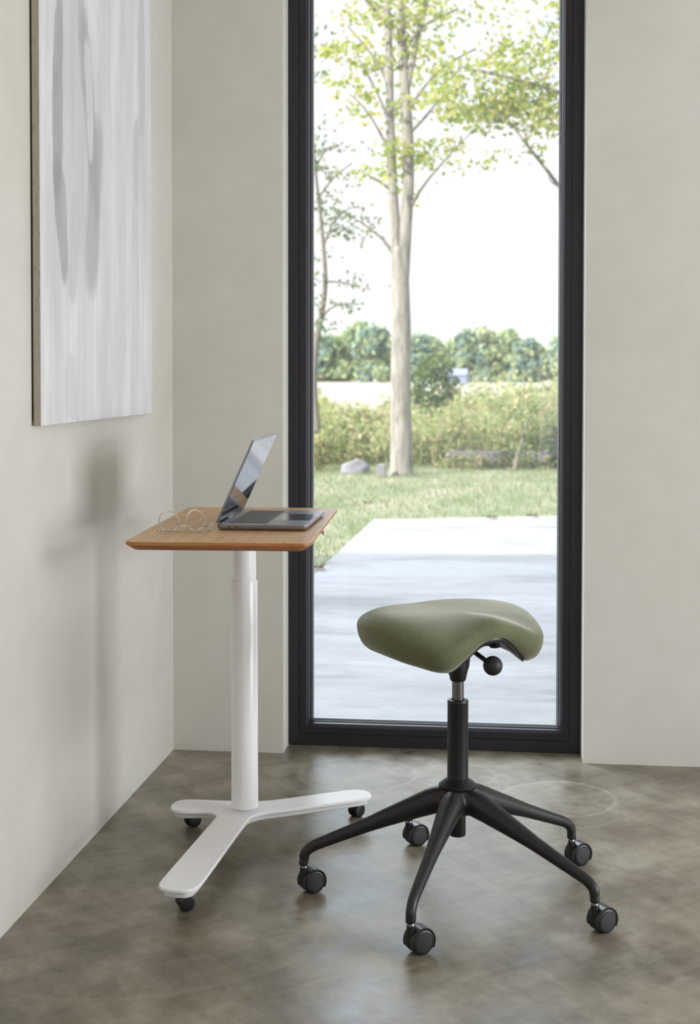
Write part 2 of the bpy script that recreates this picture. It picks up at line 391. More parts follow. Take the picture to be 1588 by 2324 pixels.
def frames(pts):
    T = []
    for i in range(len(pts)):
        a = pts[max(i-1, 0)]; b = pts[min(i+1, len(pts)-1)]; T.append((b-a).normalized())
    n = T[0].orthogonal().normalized(); out = []
    for i, t in enumerate(T):
        n = (n-t*n.dot(t)).normalized(); out.append((t, n, t.cross(n)))
    return out
def tube(bm, pts, rad, n=12, caps=True, upv=None, sq=1.0, mi=0):
    """tube along pts; with upv the section is an ellipse squashed by sq across the up axis"""
    pts = [Vector(p) for p in pts]
    if not isinstance(rad, (list, tuple)): rad = [rad]*len(pts)
    fr = frames(pts); rings = []
    for (p, r, (t, a, b)) in zip(pts, rad, fr):
        if upv is not None:
            b = t.cross(upv)
            b = b.normalized() if b.length > .05 else a
            a = b.cross(t).normalized()
        rings.append([bm.verts.new(p+a*(r*math.cos(2*PI*i/n))+b*(r*sq*math.sin(2*PI*i/n))) for i in range(n)])
    for q, s in zip(rings, rings[1:]):
        for i in range(n):
            f = bm.faces.new((q[i], q[(i+1) % n], s[(i+1) % n], s[i])); f.material_index = mi
    if caps:
        for k, e in ((0, rings[0][::-1]), (1, rings[-1])):
            try: f = bm.faces.new(e); f.material_index = mi
            except ValueError: pass
def spline(pts, n=6):
    P = [Vector(p) for p in pts]; out = []
    for i in range(len(P)-1):
        a = P[max(i-1, 0)]; b = P[i]; c = P[i+1]; d = P[min(i+2, len(P)-1)]
        for k in range(n):
            t = k/n
            out.append(.5*((2*b)+(c-a)*t+(2*a-5*b+4*c-d)*t*t+(3*b-a-3*c+d)*t**3))
    out.append(P[-1]); return out
def lerp_r(rad, n, m):
    out = []
    for i in range(m):
        s = i/(m-1)*(len(rad)-1); k = min(int(s), len(rad)-2); out.append(rad[k]+(rad[k+1]-rad[k])*(s-k))
    return out
def prism(bm, loops):
    """stack of equal-length closed loops -> closed solid"""
    rs = [[bm.verts.new(p) for p in L] for L in loops]; n = len(rs[0])
    for a, b in zip(rs, rs[1:]):
        for i in range(n): bm.faces.new((a[i], a[(i+1) % n], b[(i+1) % n], b[i]))
    bm.faces.new(rs[0][::-1]); bm.faces.new(rs[-1])
def rrect(hx, hy, r, n=6, rs=None):
    out = []
    for k, (sx_, sy_) in enumerate(((1, 1), (-1, 1), (-1, -1), (1, -1))):
        for i in range(n+1):
            a = PI/2*k + PI/2*i/n
            out.append((sx_*(hx-r)+r*math.cos(a), sy_*(hy-r)+r*math.sin(a)))
    return out
def copy_tree(o, parent=None):
    c = o.copy(); C.objects.link(c)
    if parent: c.parent = parent
    for ch in list(o.children): copy_tree(ch, c)
    return c

# ------------------------------------------------------------------ room shell
WX0, WX1 = .346, 1.2565     # window opening
WY = .1                     # inner face of the frame
TOP = 2.62; CEIL = 2.95
bm = bmesh.new(); box(bm, -.4, 4.6, -6.9, .42, -.25, 0); 
struct('floor', bm, M['floor'])
bm = bmesh.new(); box(bm, -.3, 0, -6.6, .4, 0, CEIL); struct('wall_left', bm, M['plaster'])
bm = bmesh.new()
box(bm, 0, WX0, 0, .4, 0, CEIL); prism(bm, [[(WX1+.004, 0, z), (4.2, 0, z), (4.2, .4, z), (WX1, .4, z), (WX1, .1, z)] for z in (0, CEIL)]); box(bm, WX0, WX1, 0, .4, TOP, CEIL)
struct('wall_back', bm, M['plaster'])
bm = bmesh.new()
box(bm, 4.2, 4.5, -6.6, -3.05, 0, CEIL); box(bm, 4.2, 4.5, -.85, .4, 0, CEIL); box(bm, 4.2, 4.5, -3.05, -.85, 0, .3); box(bm, 4.2, 4.5, -3.05, -.85, 1.9, CEIL)
struct('wall_right', bm, M['plaster'])
bm = bmesh.new()
box(bm, 0, 1.15, -6.9, -6.6, 0, CEIL); box(bm, 3.45, 4.2, -6.9, -6.6, 0, CEIL); box(bm, 1.15, 3.45, -6.9, -6.6, 0, .45); box(bm, 1.15, 3.45, -6.9, -6.6, 2.55, CEIL)
struct('wall_front', bm, M['plaster'])
bm = bmesh.new(); box(bm, -.3, 4.5, -6.9, .4, CEIL, CEIL+.1); struct('ceiling', bm, M['ceiling'])
bm = bmesh.new(); box(bm, -7.5, 9, -7.5, .95, CEIL+.1, CEIL+.35); struct('roof', bm, M['ceiling'])

def miter_frame(bm, x0, x1, z0, z1, prof, mi=0):
    """mitred picture-frame sweep; prof = list of (inset, y)"""
    loops = []
    for (d, y) in prof:
        loops.append([bm.verts.new((x0+d, y, z0+d)), bm.verts.new((x1-d, y, z0+d)), bm.verts.new((x1-d, y, z1-d)), bm.verts.new((x0+d, y, z1-d))])
    k = len(loops)
    for i in range(k):
        a, b = loops[i], loops[(i+1) % k]
        for j in range(4):
            f = bm.faces.new((a[j], a[(j+1) % 4], b[(j+1) % 4], b[j])); f.material_index = mi
    bmesh.ops.recalc_face_normals(bm, faces=bm.faces)
win = bpy.data.objects.new('window_1', None); C.objects.link(win); win['kind'] = 'structure'
bm = bmesh.new(); miter_frame(bm, WX0, WX1, .004, TOP, [(0, WY+.07), (0, WY), (.034, WY), (.034, WY+.006), (.036, WY+.006), (.036, WY+.07)])
obj('outer_frame', bm, M['frame'], win)
bm = bmesh.new(); miter_frame(bm, WX0+.036, WX1-.036, .040, TOP-.036, [(0, WY+.07), (0, WY+.001), (.020, WY+.001), (.028, WY+.012), (.030, WY+.022), (.030, WY+.07)])
obj('sash', bm, M['frame'], win)
bm = bmesh.new(); miter_frame(bm, WX0+.0655, WX1-.0655, .0695, TOP-.0655, [(0, WY+.05), (0, WY+.027), (.003, WY+.027), (.003, WY+.05)], 0)
miter_frame(bm, WX0+.0690, WX1-.0690, .0730, TOP-.069, [(0, WY+.06), (0, WY+.044), (.0045, WY+.044), (.0045, WY+.06)], 1)
obj('gasket', bm, [M['frame_dark'], M['spacer']], win)
bm = bmesh.new(); bm.faces.new([bm.verts.new(q) for q in ((WX0+.065, WY+.03, .069), (WX1-.065, WY+.03, .069), (WX1-.065, WY+.03, TOP-.065), (WX0+.065, WY+.03, TOP-.065))])
obj('pane', bm, M['pane'], win)
# small etched marks in the lower corners of the pane
for (px, py) in ((721, 1615), (1260, 1636)):
    bm = bmesh.new(); p = at(px, py, WY+.028); rm = .0085
    for s in (-1, 1):
        for q in (-1, 1):
            a0 = PI/2*q; tube(bm, [p+Vector((rm*math.cos(a0+t)*.9, 0, rm*math.sin(a0+t))) for t in (-.6, -.3, 0, .3, .6)], .0004, 5)
    for zz in (-.0015, .0015): tube(bm, [p+Vector((-.0045, 0, zz)), p+Vector((.0045, 0, zz))], .0004, 5)
    obj('etched_mark', bm, M['etch'], win)

for (nm, ax, d0, d1, z0, z1, pos) in (('window_2', 'x', -3.05, -.85, .3, 1.9, 4.2), ('window_3', 'y', 1.15, 3.45, .45, 2.55, -6.6)):  # unseen windows, openings placed and sized for the light they give the walls
    wn = bpy.data.objects.new(nm, None); C.objects.link(wn); wn['kind'] = 'structure'
    bm = bmesh.new(); miter_frame(bm, d0, d1, z0, z1, [(0, .02), (0, .07), (.06, .07), (.06, .02)])
    o = obj('outer_frame', bm, M['frame'], wn)
    bm = bmesh.new(); box(bm, d0+.058, d1-.058, .04, .044, z0+.058, z1-.058); q = obj('pane', bm, M['pane'], wn)
    if ax == 'x': wn.rotation_euler = (0, 0, PI/2); wn.location = (pos+.1, 0, 0)
    else: wn.location = (0, pos-.13, 0)

# ------------------------------------------------------------------ canvas on the left wall
cx = thing('canvas_painting', 'tall unframed canvas with grey brush strokes on white, hung on the left wall', 'painting', (0, 0, 0))
yN = -1.278; yF = -.333; zB = 1.058; T0 = .0045; T1 = .0225
bm = bmesh.new(); box(bm, T0, T1, yN, yF, zB, 2.72, 0, .0012, 1)
for f in bm.faces:
    cc = f.calc_center_median()
    if abs(f.normal.x) < .5 or cc.x < T1-.002: f.material_index = 1
obj('canvas', bm, [M['canvas'], M['canvas_edge']], cx)
bm = bmesh.new(); box(bm, .0002, T0-.0003, yN+.004, yF-.02, zB+.012, 2.70); obj('gap_filler', bm, M['gap_dark'], cx)  # dark slab filling the gap behind the canvas, coloured as its shadow

# ------------------------------------------------------------------ desk
H = .803
DX, DY, DR = .386, -.844, math.radians(3.0)
desk = thing('sit_stand_desk', 'narrow bamboo-topped desk on a white telescopic column and three-armed rolling base', 'desk', (DX, DY, 0), 0)
hx, hy = .207, .402
bm = bmesh.new()
cr_, sr_ = math.cos(DR), math.sin(DR)
def dl(hx, hy, r, z):
    return [(x*cr_-y*sr_, x*sr_+y*cr_, z) for x, y in rrect(hx, hy, r, 7)]
prism(bm, [dl(hx-.020, hy-.020, .014, H-.0205), dl(hx-.017, hy-.017, .016, H-.0195), dl(hx-.0012, hy-.0012, .024, H-.0085), dl(hx, hy, .025, H-.0075), dl(hx, hy, .025, H-.001), dl(hx-.001, hy-.001, .0245, H)])
bmesh.ops.recalc_face_normals(bm, faces=bm.faces)
for f in bm.faces: f.material_index = 0 if f.normal.z > .5 else 1
obj('desktop', bm, [M['wood'], M['wood_edge']], desk, smooth=True, angle=30)
colx, coly = .384-DX, -.809-DY
bm = bmesh.new(); lathe(bm, [(0, .085), (.0338, .085), (.0338, .100), (.0325, .654), (.0315, .656), (.029, .656), (0, .656)], 56, colx, coly)
obj('outer_column', bm, M['white_metal'], desk, smooth=True, angle=35)
bm = bmesh.new(); lathe(bm, [(0, .64), (.0292, .64), (.0288, H-.0325), (0, H-.0325)], 56, colx, coly)
obj('inner_column', bm, M['white_metal'], desk, smooth=True, angle=35)
bm = bmesh.new(); box(bm, colx-.07, colx+.07, coly-.10, coly+.10, H-.0325, H-.0207, bev=.002); obj('mounting_plate', bm, M['white_shade'], desk)
p = atz(737, 1207, H-.029)-Vector((DX, DY, 0))
bm = bmesh.new(); box(bm, -.03, .003, -.022, .022, -.0006, .0006, bev=.0004, seg=1); box(bm, .0035, .007, -.022, .022, -.0075, -.0015, bev=.001)
tube(bm, [(-.03, 0, .002), (-.005, 0, -.001), (.006, 0, -.005)], .003, 8)
o = obj('height_lever', bm, M['chrome'], desk); o.location = p+Vector((-.006, 0, 0)); o['label'] = 'small bright metal height lever'
# three-armed base plate
ZP = .075
outline = [(.191, -.775), (.190, -.800), (.200, -.826), (.222, -.8385), (.250, -.838), (.285, -.832), (.306, -.838), (.317, -.848), (.324, -.862), (.324, -.880),
           (.298, -1.318), (.300, -1.345), (.310, -1.362), (.328, -1.370), (.350, -1.372), (.368, -1.370), (.384, -1.356), (.389, -1.335), (.392, -1.300), (.4065, -.885), (.411, -.858), (.424, -.836), (.445, -.818),
           (.480, -.800), (.650, -.694), (.672, -.679), (.6865, -.660), (.688, -.640), (.680, -.618), (.662, -.602), (.643, -.600), (.622, -.606), (.455, -.712), (.42, -.728), (.380, -.738), (.33, -.738), (.230, -.738), (.207, -.745), (.195, -.758)]
for _ in range(3):      # round the corners
    outline = [q for i in range(len(outline)) for q in ((outline[i-1][0]*.75+outline[i][0]*.25, outline[i-1][1]*.75+outline[i][1]*.25), (outline[i-1][0]*.25+outline[i][0]*.75, outline[i-1][1]*.25+outline[i][1]*.75))]
outline = [(x-DX, y-DY) for x, y in outline][::-1]
def shrink(P, d):
    n = len(P); out = []
    for i in range(n):
        a = Vector(P[i-1]); b = Vector(P[i]); c = Vector(P[(i+1) % n])
        e1 = (b-a).normalized(); e2 = (c-b).normalized(); nn = Vector((e1.y+e2.y, -(e1.x+e2.x)))
        nn.normalize(); out.append(tuple(b+nn*d))
    return out
A2 = sum(outline[i-1][0]*outline[i][1]-outline[i][0]*outline[i-1][1] for i in range(len(outline)))
sg = -1 if A2 < 0 else 1
sh = lambda d: shrink(outline, -d*sg)
def L3(P, z): return [(x, y, z) for x, y in P]
bm = bmesh.new(); prism(bm, [L3(sh(.0012), ZP-.0075), L3(outline, ZP-.0065), L3(outline, ZP-.0015), L3(sh(.0015), ZP)])
bmesh.ops.recalc_face_normals(bm, faces=bm.faces); obj('base_plate', bm, M['white_metal'], desk, smooth=True, angle=20)
bm = bmesh.new(); prism(bm, [L3(sh(.012), ZP-.022), L3(sh(.010), ZP-.020), L3(sh(.010), ZP-.0078)])
bmesh.ops.recalc_face_normals(bm, faces=bm.faces); obj('base_channel', bm, M['white_shade'], desk, smooth=True, angle=40)
# casters of the desk: housing, two wheels, stem (+ brake tab on the front one)
def desk_caster(cx_, cy_, ang, brake=False):
    """cx_,cy_ axle midpoint; ang = direction of the axle"""
    r = .0182; hw = .0155
    R4 = Matrix.Translation((cx_-DX, cy_-DY, r)) @ Matrix.Rotation(ang, 4, 'Z')
    bm = bmesh.new(); box(bm, -.004, .004, -.020, .0135, -.002, .024, bev=.003)
    tube(bm, [(-.0015, .0, .018), (-.0015, 0, .031)], .008, 12)
    if brake: box(bm, .004, .018, -.026, -.012, .006, .013, bev=.002)
    bmesh.ops.transform(bm, matrix=R4 @ Matrix.Translation((0, .0, 0)), verts=bm.verts)
    cst = obj('caster', bm, M['black_plastic'], desk, smooth=True, angle=40)
    for s in (-1, 1):
        bm = bmesh.new()
        lathe(bm, [(0, .0), (.0165, .0), (r, .0018), (r, .0078), (.0168, .0108), (.0135, .0118), (0, .0122)], 32)
        bmesh.ops.transform(bm, matrix=R4 @ Matrix.Translation((s*.0042, 0, 0)) @ Matrix.Rotation(s*PI/2, 4, 'Y'), verts=bm.verts)
        obj('wheel', bm, M['wheel'], cst, smooth=True, angle=35)
    bm = bmesh.new(); tube(bm, [(0, 0, .030), (0, 0, .0365)], .0055, 12); bmesh.ops.transform(bm, matrix=R4, verts=bm.verts)
    obj('stem', bm, M['chrome'], cst)
desk_caster(.346, -1.286, math.radians(-62), True)
desk_caster(.230, -.722, math.radians(-40))
desk_caster(.642, -.590, math.radians(-35))

# ------------------------------------------------------------------ laptop
LZ = H+.0012
ang = math.radians(1.0)
lap = thing('laptop', 'dark grey aluminium laptop standing open on the bamboo desk', 'laptop', (.354, -.834, LZ), ang)
LD, LW, LT = .215, .356, .0138      # depth (x), width (y), thickness
bm = bmesh.new()
def lp(x0, x1, hw, r, z):
    return [((x0+x1)/2+x, y, z) for x, y in rrect((x1-x0)/2, hw, r, 5)]
prism(bm, [lp(.006, LD-.006, LW/2-.006, .006, 0), lp(.001, LD-.001, LW/2-.001, .009, .005), lp(0, LD, LW/2, .01, .007), lp(0, LD, LW/2, .01, LT-.0008), lp(.0008, LD-.0008, LW/2-.0008, .0095, LT)])
bmesh.ops.recalc_face_normals(bm, faces=bm.faces)
obj('body', bm, M['alu'], lap, smooth=True, angle=30)
bm = bmesh.new(); box(bm, .121, LD-.006, -.075, .075, LT-.0003, LT+.0002, bev=.0001, seg=1); obj('trackpad', bm, M['trackpad'], lap)
bm = bmesh.new(); box(bm, .008, .118, -.152, .152, LT-.0004, LT+.00025); kb = obj('keyboard', bm, M['alu'], lap)
bm = bmesh.new(); box(bm, .0125, .0215, -.148, .148, LT, LT+.0008); obj('touch_bar', bm, M['bezel'], kb)
rows = [(.0245, [1]*13+[1.5]), (.0430, [1.5]+[1]*13), (.0615, [1.8]+[1]*11+[1.8]), (.0800, [2.3]+[1]*10+[2.3]), (.0985, [1, 1, 1, 1.2, 5.2, 1.2, 1, 1, 1, 1])]
for x0, ws in rows:
    tot = sum(ws); y = -.148
    # columns run away from the hinge side's left hand
    for wq in ws:
        wy = .296*wq/tot
        bm = bmesh.new(); box(bm, x0, x0+.0164, y+.0013, y+wy-.0013, LT+.0002, LT+.0012)
        obj('key', bm, M['key'], kb); y += wy
for xx in (.030, .0455):
    bm = bmesh.new(); box(bm, xx-.0045, xx+.0045, -LW/2-.0002, -LW/2+.002, .0068, .0098, bev=.0012); obj('port', bm, M['bezel'], lap)
bm = bmesh.new(); box(bm, LD-.003, LD+.0003, -.03, .03, LT-.003, LT+.0002, bev=.0006); obj('finger_notch', bm, M['bezel'], lap)
bm = bmesh.new(); tube(bm, [(.0015, -.14, LT-.002), (.0015, .14, LT-.002)], .0045, 14); obj('hinge', bm, M['bezel'], lap, smooth=True)
bm = bmesh.new(); box(bm, .0055, .0075, -.13, .13, LT, LT+.0003); obj('vent_slot', bm, M['bezel'], lap)
# lid
tilt = math.radians(24.0)
LL = .217
Rl = Matrix.Translation((.001, 0, LT+.0005)) @ Matrix.Rotation(tilt, 4, 'Y')
bm = bmesh.new()
ol = [(y, z+LL/2) for y, z in rrect(LW/2, LL/2, .009, 5)]
prism(bm, [[(-.0046, y*.985, (z-LL/2)*.985+LL/2) for y, z in ol], [(-.0030, y, z) for y, z in ol], [(0, y, z) for y, z in ol]])
bmesh.ops.recalc_face_normals(bm, faces=bm.faces)
bmesh.ops.transform(bm, matrix=Rl, verts=bm.verts); lid = obj('lid', bm, M['alu'], lap, smooth=True, angle=30)
bm = bmesh.new(); box(bm, .0, .0004, -LW/2+.001, LW/2-.001, .001, LL-.001); bmesh.ops.transform(bm, matrix=Rl, verts=bm.verts); obj('bezel', bm, M['bezel'], lid)
bm = bmesh.new(); box(bm, .0004, .0007, -LW/2+.003, LW/2-.003, .006, LL-.004); bmesh.ops.transform(bm, matrix=Rl, verts=bm.verts); obj('screen', bm, M['screen'], lid)

# ------------------------------------------------------------------ eyeglasses, folded and resting upside down
pL = atz(357, 1211, H); pR = atz(474, 1203, H)
ga = math.atan2(pR.y-pL.y, pR.x-pL.x)
gw = .134; sc_ = (pR-pL).length/gw
gl = thing('eyeglasses', 'folded round clear-framed eyeglasses lying on the desk behind the laptop hinge', 'glasses', (pL+pR)/2+Vector((0, 0, .0002)), ga)
gl.scale = (sc_,)*3
lean = math.radians(-12)
def gp(x, z, y=0):      # point in the lens plane, leaning back
    return Vector((x, y+math.sin(-lean)*z, math.cos(lean)*z))
RC = .0245
for s in (-1, 1):
    cxx = s*.0345; cz = RC+.002
    pts = [gp(cxx+RC*math.cos(2*PI*i/40), cz+RC*.95*math.sin(2*PI*i/40)) for i in range(41)]
    bm = bmesh.new(); tube(bm, pts, .0021, 12, caps=False); obj('rim', bm, M['acetate'], gl, smooth=True)
    bm = bmesh.new(); vs = [bm.verts.new(gp(cxx+(RC-.0015)*math.cos(2*PI*i/32), cz+(RC-.0015)*.95*math.sin(2*PI*i/32))) for i in range(32)]
    vs2 = [bm.verts.new(v.co+Vector((0, .0015, 0))) for v in vs]
    bm.faces.new(vs); bm.faces.new(vs2[::-1])
    for i in range(32): bm.faces.new((vs[i], vs[(i+1) % 32], vs2[(i+1) % 32], vs2[i]))
    obj('lens', bm, M['lens'], gl, smooth=True, angle=40)
    bm = bmesh.new(); tube(bm, [gp(s*.0585, .012), gp(s*.064, .0095), gp(s*.0665, .0085, -.004)], [.0022, .0028, .0026], 10); hg = obj('end_piece', bm, M['acetate'], gl, smooth=True)
    bm = bmesh.new(); box(bm, s*.0655-.0028, s*.0655+.0028, -.0085, -.0035, .0048, .0098, bev=.0006); obj('hinge', bm, M['amber_core'], gl)
bm = bmesh.new(); tube(bm, spline([gp(-.0115, .018), gp(-.006, .0145), gp(.006, .0145), gp(.0115, .018)], 4), .0019, 10); obj('bridge', bm, M['acetate'], gl, smooth=True)
for s in (-1, 1):
    bm = bmesh.new(); tube(bm, spline([gp(s*.0125, .020), gp(s*.0105, .015, -.004), gp(s*.0135, .008, -.007)], 4), .0015, 8); obj('nose_pad', bm, M['acetate'], gl, smooth=True)
# arms
armA = spline([(-.0655, -.006, .0068), (-.03, -.024, .0045), (0, -.040, .003), (.022, -.050, .0026), (.034, -.047, .003), (.046, -.036, .008), (.062, -.020, .013), (.073, -.008, .0175)], 5)
armB = spline([(.0655, -.006, .0075), (.050, -.014, .0115), (.036, -.018, .016), (.0395, -.024, .0115), (.050, -.036, .0025), (.054, -.036, .006), (.058, -.030, .013)], 5)
for (P, nm) in ((armA, 'A'), (armB, 'B')):
    bm = bmesh.new(); tube(bm, P, lerp_r([.0017, .0017, .002, .0022], 4, len(P)), 10); ar = obj('temple_arm', bm, M['acetate'], gl, smooth=True)
    bm = bmesh.new(); k = int(len(P)*.72); tube(bm, P[:k], .0007, 6); obj('wire_core', bm, M['amber_core'], ar, smooth=True)

# ------------------------------------------------------------------ saddle stool
SX, SY = .9325, -1.128
stool = thing('saddle_stool', 'rolling saddle stool with olive green knit seat and black five-star base', 'stool', (SX, SY, 0))
# five-star base : all legs and hub blended, then split into hub and legs
A0 = math.radians(-175.2); RL = .346
raw = bmesh.new()
lathe(raw, [(0, .186), (.030, .186), (.037, .196), (.041, .215), (.042, .232), (.040, .246), (.034, .250), (0, .250)], 40)
Z = Vector((0, 0, 1))
for i in range(5):
    a = A0+i*2*PI/5; d = Vector((math.cos(a), math.sin(a), 0))
    prof = [(.0, .218, .030), (.035, .220, .031), (.06, .213, .0300), (.10, .198, .0255), (.15, .179, .0210), (.20, .159, .0168), (.25, .139, .0150), (.29, .123, .0138), (.318, .1115, .0130), (.333, .103, .0126), (.343, .092, .0122), (.346, .080, .0121), (.346, .064, .0119)]
    P = [d*r+Z*z for r, z, _ in prof]; SP = spline(P, 4); rad = lerp_r([q[2] for q in prof], 0, len(SP))
    tube(raw, SP, rad, 20, upv=Z, sq=.92)
me = bpy.data.meshes.new('tmp_base'); raw.to_mesh(me); raw.free()
tmp = bpy.data.objects.new('tmp_base', me); C.objects.link(tmp)
md = tmp.modifiers.new('r', 'REMESH'); md.mode = 'VOXEL'; md.voxel_size = .0028; md.adaptivity = 0
ms = tmp.modifiers.new('s', 'SMOOTH'); ms.factor = .5; ms.iterations = 16
dg = bpy.context.evaluated_depsgraph_get(); ev = tmp.evaluated_get(dg); full = bpy.data.meshes.new_from_object(ev)
bpy.data.objects.remove(tmp)
fb_ = bmesh.new(); fb_.from_mesh(full)
# smooth the web between the legs further
for _ in range(10):
    bmesh.ops.smooth_vert(fb_, verts=[v for v in fb_.verts if math.hypot(v.co.x, v.co.y) < .085], factor=.5, use_axis_x=True, use_axis_y=True, use_axis_z=True)
fb_.normal_update(); fb_.verts.ensure_lookup_table()
nrm = [v.normal.copy() for v in fb_.verts]
groups = {}
for f in fb_.faces:
    cc = f.calc_center_median(); r = math.hypot(cc.x, cc.y)
    if r < .062: k = -1
    else: k = int(round(((math.atan2(cc.y, cc.x)-A0) % (2*PI))/(2*PI/5))) % 5
    groups.setdefault(k, []).append([v.index for v in f.verts])
hubo = None
parts_ = {}
for k in (-1, 0, 1, 2, 3, 4):
    fs = groups[k]; idx = {}; vs = []
    for f in fs:
        for i in f:
            if i not in idx: idx[i] = len(vs); vs.append(i)
    me = bpy.data.meshes.new('leg' if k >= 0 else 'hub')
    me.from_pydata([fb_.verts[i].co[:] for i in vs], [], [[idx[i] for i in f] for f in fs])
    me.shade_smooth(); me.materials.append(M['black_nylon'])
    me.normals_split_custom_set_from_vertices([nrm[i][:] for i in vs])
    o = bpy.data.objects.new('leg' if k >= 0 else 'hub', me); C.objects.link(o); o.parent = stool; parts_[k] = o
fb_.free()
# casters
AX = math.radians(-54)
axd = Vector((math.cos(AX), math.sin(AX), 0)); trd = Vector((-math.sin(AX), math.cos(AX), 0))
def stool_caster_proto():
    """origin at the stem on the floor; axle along +x, trail along +y"""
    r = .0262; TR = .0205
    bm = bmesh.new()     # hood: a drum shell over the wheels + neck
    n = 26; hw = .0165; ro = r+.0030; prof_a = [math.radians(t) for t in range(-32, 206, 7)]
    outer, inner = [], []
    for t in prof_a:
        y, z = math.cos(t)*ro, math.sin(t)*ro; yi, zi = math.cos(t)*(r+.0008), math.sin(t)*(r+.0008)
        outer.append([bm.verts.new((x, TR-y if False else TR+y, r+z)) for x in (-hw, -hw+.003, 0, hw-.003, hw)])
        inner.append([bm.verts.new((x, TR+yi, r+zi)) for x in (-hw, hw)])
    for i in range(len(prof_a)-1):
        a, b = outer[i], outer[i+1]
        for j in range(4): bm.faces.new((a[j], a[j+1], b[j+1], b[j]))
        c_, d_ = inner[i], inner[i+1]; bm.faces.new((c_[0], d_[0], d_[1], c_[1]))
        bm.faces.new((a[0], b[0], d_[0], c_[0])); bm.faces.new((a[4], c_[1], d_[1], b[4]))
    for e in (0, -1):
        a, c_ = outer[e], inner[e]; bm.faces.new((a[0], a[1], a[2], a[3], a[4], c_[1], c_[0]))
    box(bm, -.0035, .0035, TR-.022, TR+.020, r-.018, r+.022, bev=.002)
    lathe(bm, [(0, .022), (.0085, .022), (.0100, .036), (.0088, .0590), (0, .0590)], 24)
    bmesh.ops.recalc_face_normals(bm, faces=bm.faces)
    hood = bm
    ws = []
    for s in (-1, 1):
        bm = bmesh.new(); lathe(bm, [(0, 0), (.023, 0), (r, .0014), (r, .0105), (.0245, .0128), (.0212, .0142), (.0208, .0136), (.0200, .0136)], 44)
        b2 = bmesh.new(); lathe(b2, [(.0202, .0134), (.0192, .0146), (.010, .0152), (0, .0153)], 44)
        T = Matrix.Translation((s*.0042, TR, r)) @ Matrix.Rotation(s*PI/2, 4, 'Y')
        for q in (bm, b2): bmesh.ops.transform(q, matrix=T, verts=q.verts)
        ws.append((bm, b2))
    bm = bmesh.new(); lathe(bm, [(.0052, .058), (.0088, .0592), (.0088, .0604), (.0052, .0660)], 24)
    return hood, ws, bm
hb, ws, sb = stool_caster_proto()
cst0 = obj('caster', hb, M['black_plastic'], stool, smooth=True, angle=45)
for (wb, cb) in ws:
    obj('wheel', wb, M['wheel'], cst0, smooth=True, angle=30); obj('hub_cap', cb, M['cap'], cst0, smooth=True, angle=40)
obj('stem', sb, M['steel'], cst0, smooth=True)
cst = [cst0]+[copy_tree(cst0, stool) for _ in range(4)]
for i, c_ in enumerate(cst):
    a = A0+i*2*PI/5; c_.location = (RL*math.cos(a), RL*math.sin(a), 0); c_.rotation_euler = (0, 0, AX)
# column
bm = bmesh.new(); lathe(bm, [(0, .247), (.0415, .247), (.0430, .2495), (.0428, .2525), (.0260, .2665), (.0243, .2665), (.0243, .250), (0, .25)], 56)
obj('base_collar', bm, M['black_plastic'], stool, smooth=True, angle=35)
bm = bmesh.new(); lathe(bm, [(0, .137), (.0172, .137), (.0182, .139), (.0182, .19), (0, .19)], 40)
obj('gas_cylinder', bm, M['black_plastic'], stool, smooth=True, angle=35)
bm = bmesh.new(); lathe(bm, [(0, .25), (.0236, .25), (.0233, .437), (.0236, .4375), (.0236, .4405), (.0226, .4435), (.0205, .4445), (.0150, .4442), (.0142, .441), (0, .441)], 56)
obj('column_sleeve', bm, M['black_nylon'], stool, smooth=True, angle=35)
bm = bmesh.new(); lathe(bm, [(0, .43), (.0132, .43), (.0132, .495), (0, .495)], 40)
obj('piston_rod', bm, M['steel'], stool, smooth=True, angle=35)
bm = bmesh.new(); lathe(bm, [(0, .4865), (.0160, .4865), (.0178, .489), (.0235, .518), (.0275, .560), (.028, .585), (0, .585)], 40)
for i in range(8):
    a = i*PI/4+.25; d = Vector((math.cos(a), math.sin(a), 0))
    tube(bm, [d*.0165+Z*.494, d*.0232+Z*.520, d*.0272+Z*.558], [.0022, .003, .003], 8)
obj('seat_socket', bm, M['black_plastic'], stool, smooth=True, angle=40)
# seat
TH = math.radians(55)
tv = -Vector((fw.x, fw.y, 0)).normalized(); rr_ = Vector((rt.x, rt.y, 0)).normalized()
ud = rr_*math.cos(TH)+tv*math.sin(TH); vd = tv*math.cos(TH)-rr_*math.sin(TH)
SC = Vector((.928-SX, -1.128-SY, 0))
def cyc(tab, phi):
    """smooth periodic, mirror-symmetric interpolation of (degrees, value) pairs"""
    x = abs((math.degrees(phi)+180) % 360-180)
    T_ = [(-tab[1][0], tab[1][1])]+tab+[(360-tab[-2][0], tab[-2][1])]
    for i in range(1, len(T_)-2):
        if x <= T_[i+1][0]+1e-9:
            (x0, a), (x1, b), (x2, c), (x3, d) = T_[i-1:i+3]
            t = (x-x1)/(x2-x1); m1 = (c-a)/(x2-x0)*(x2-x1); m2 = (d-b)/(x3-x1)*(x2-x1)
            return (2*t**3-3*t*t+1)*b+(t**3-2*t*t+t)*m1+(-2*t**3+3*t*t)*c+(t**3-t*t)*m2
    return tab[-1][1]
TR_ = [(0, .146), (20, .150), (45, .190), (70, .200), (95, .216), (125, .222), (155, .200), (180, .190)]   # widest outline
TK_ = [(0, .006), (20, .012), (45, .034), (70, .036), (125, .036), (180, .030)]                               # tuck of the rim
TZ_ = [(0, .604), (15, .594), (30, .566), (45, .537), (70, .546), (95, .560), (125, .563), (155, .578), (180, .584)]    # rim height
TW_ = [(0, .016), (20, .022), (45, .046), (70, .050), (125, .052), (180, .040)]                               # widest point above the rim
TP_ = [(0, 5.0), (30, 3.6), (45, 3.0), (90, 3.2), (125, 3.6), (180, 4.0)]
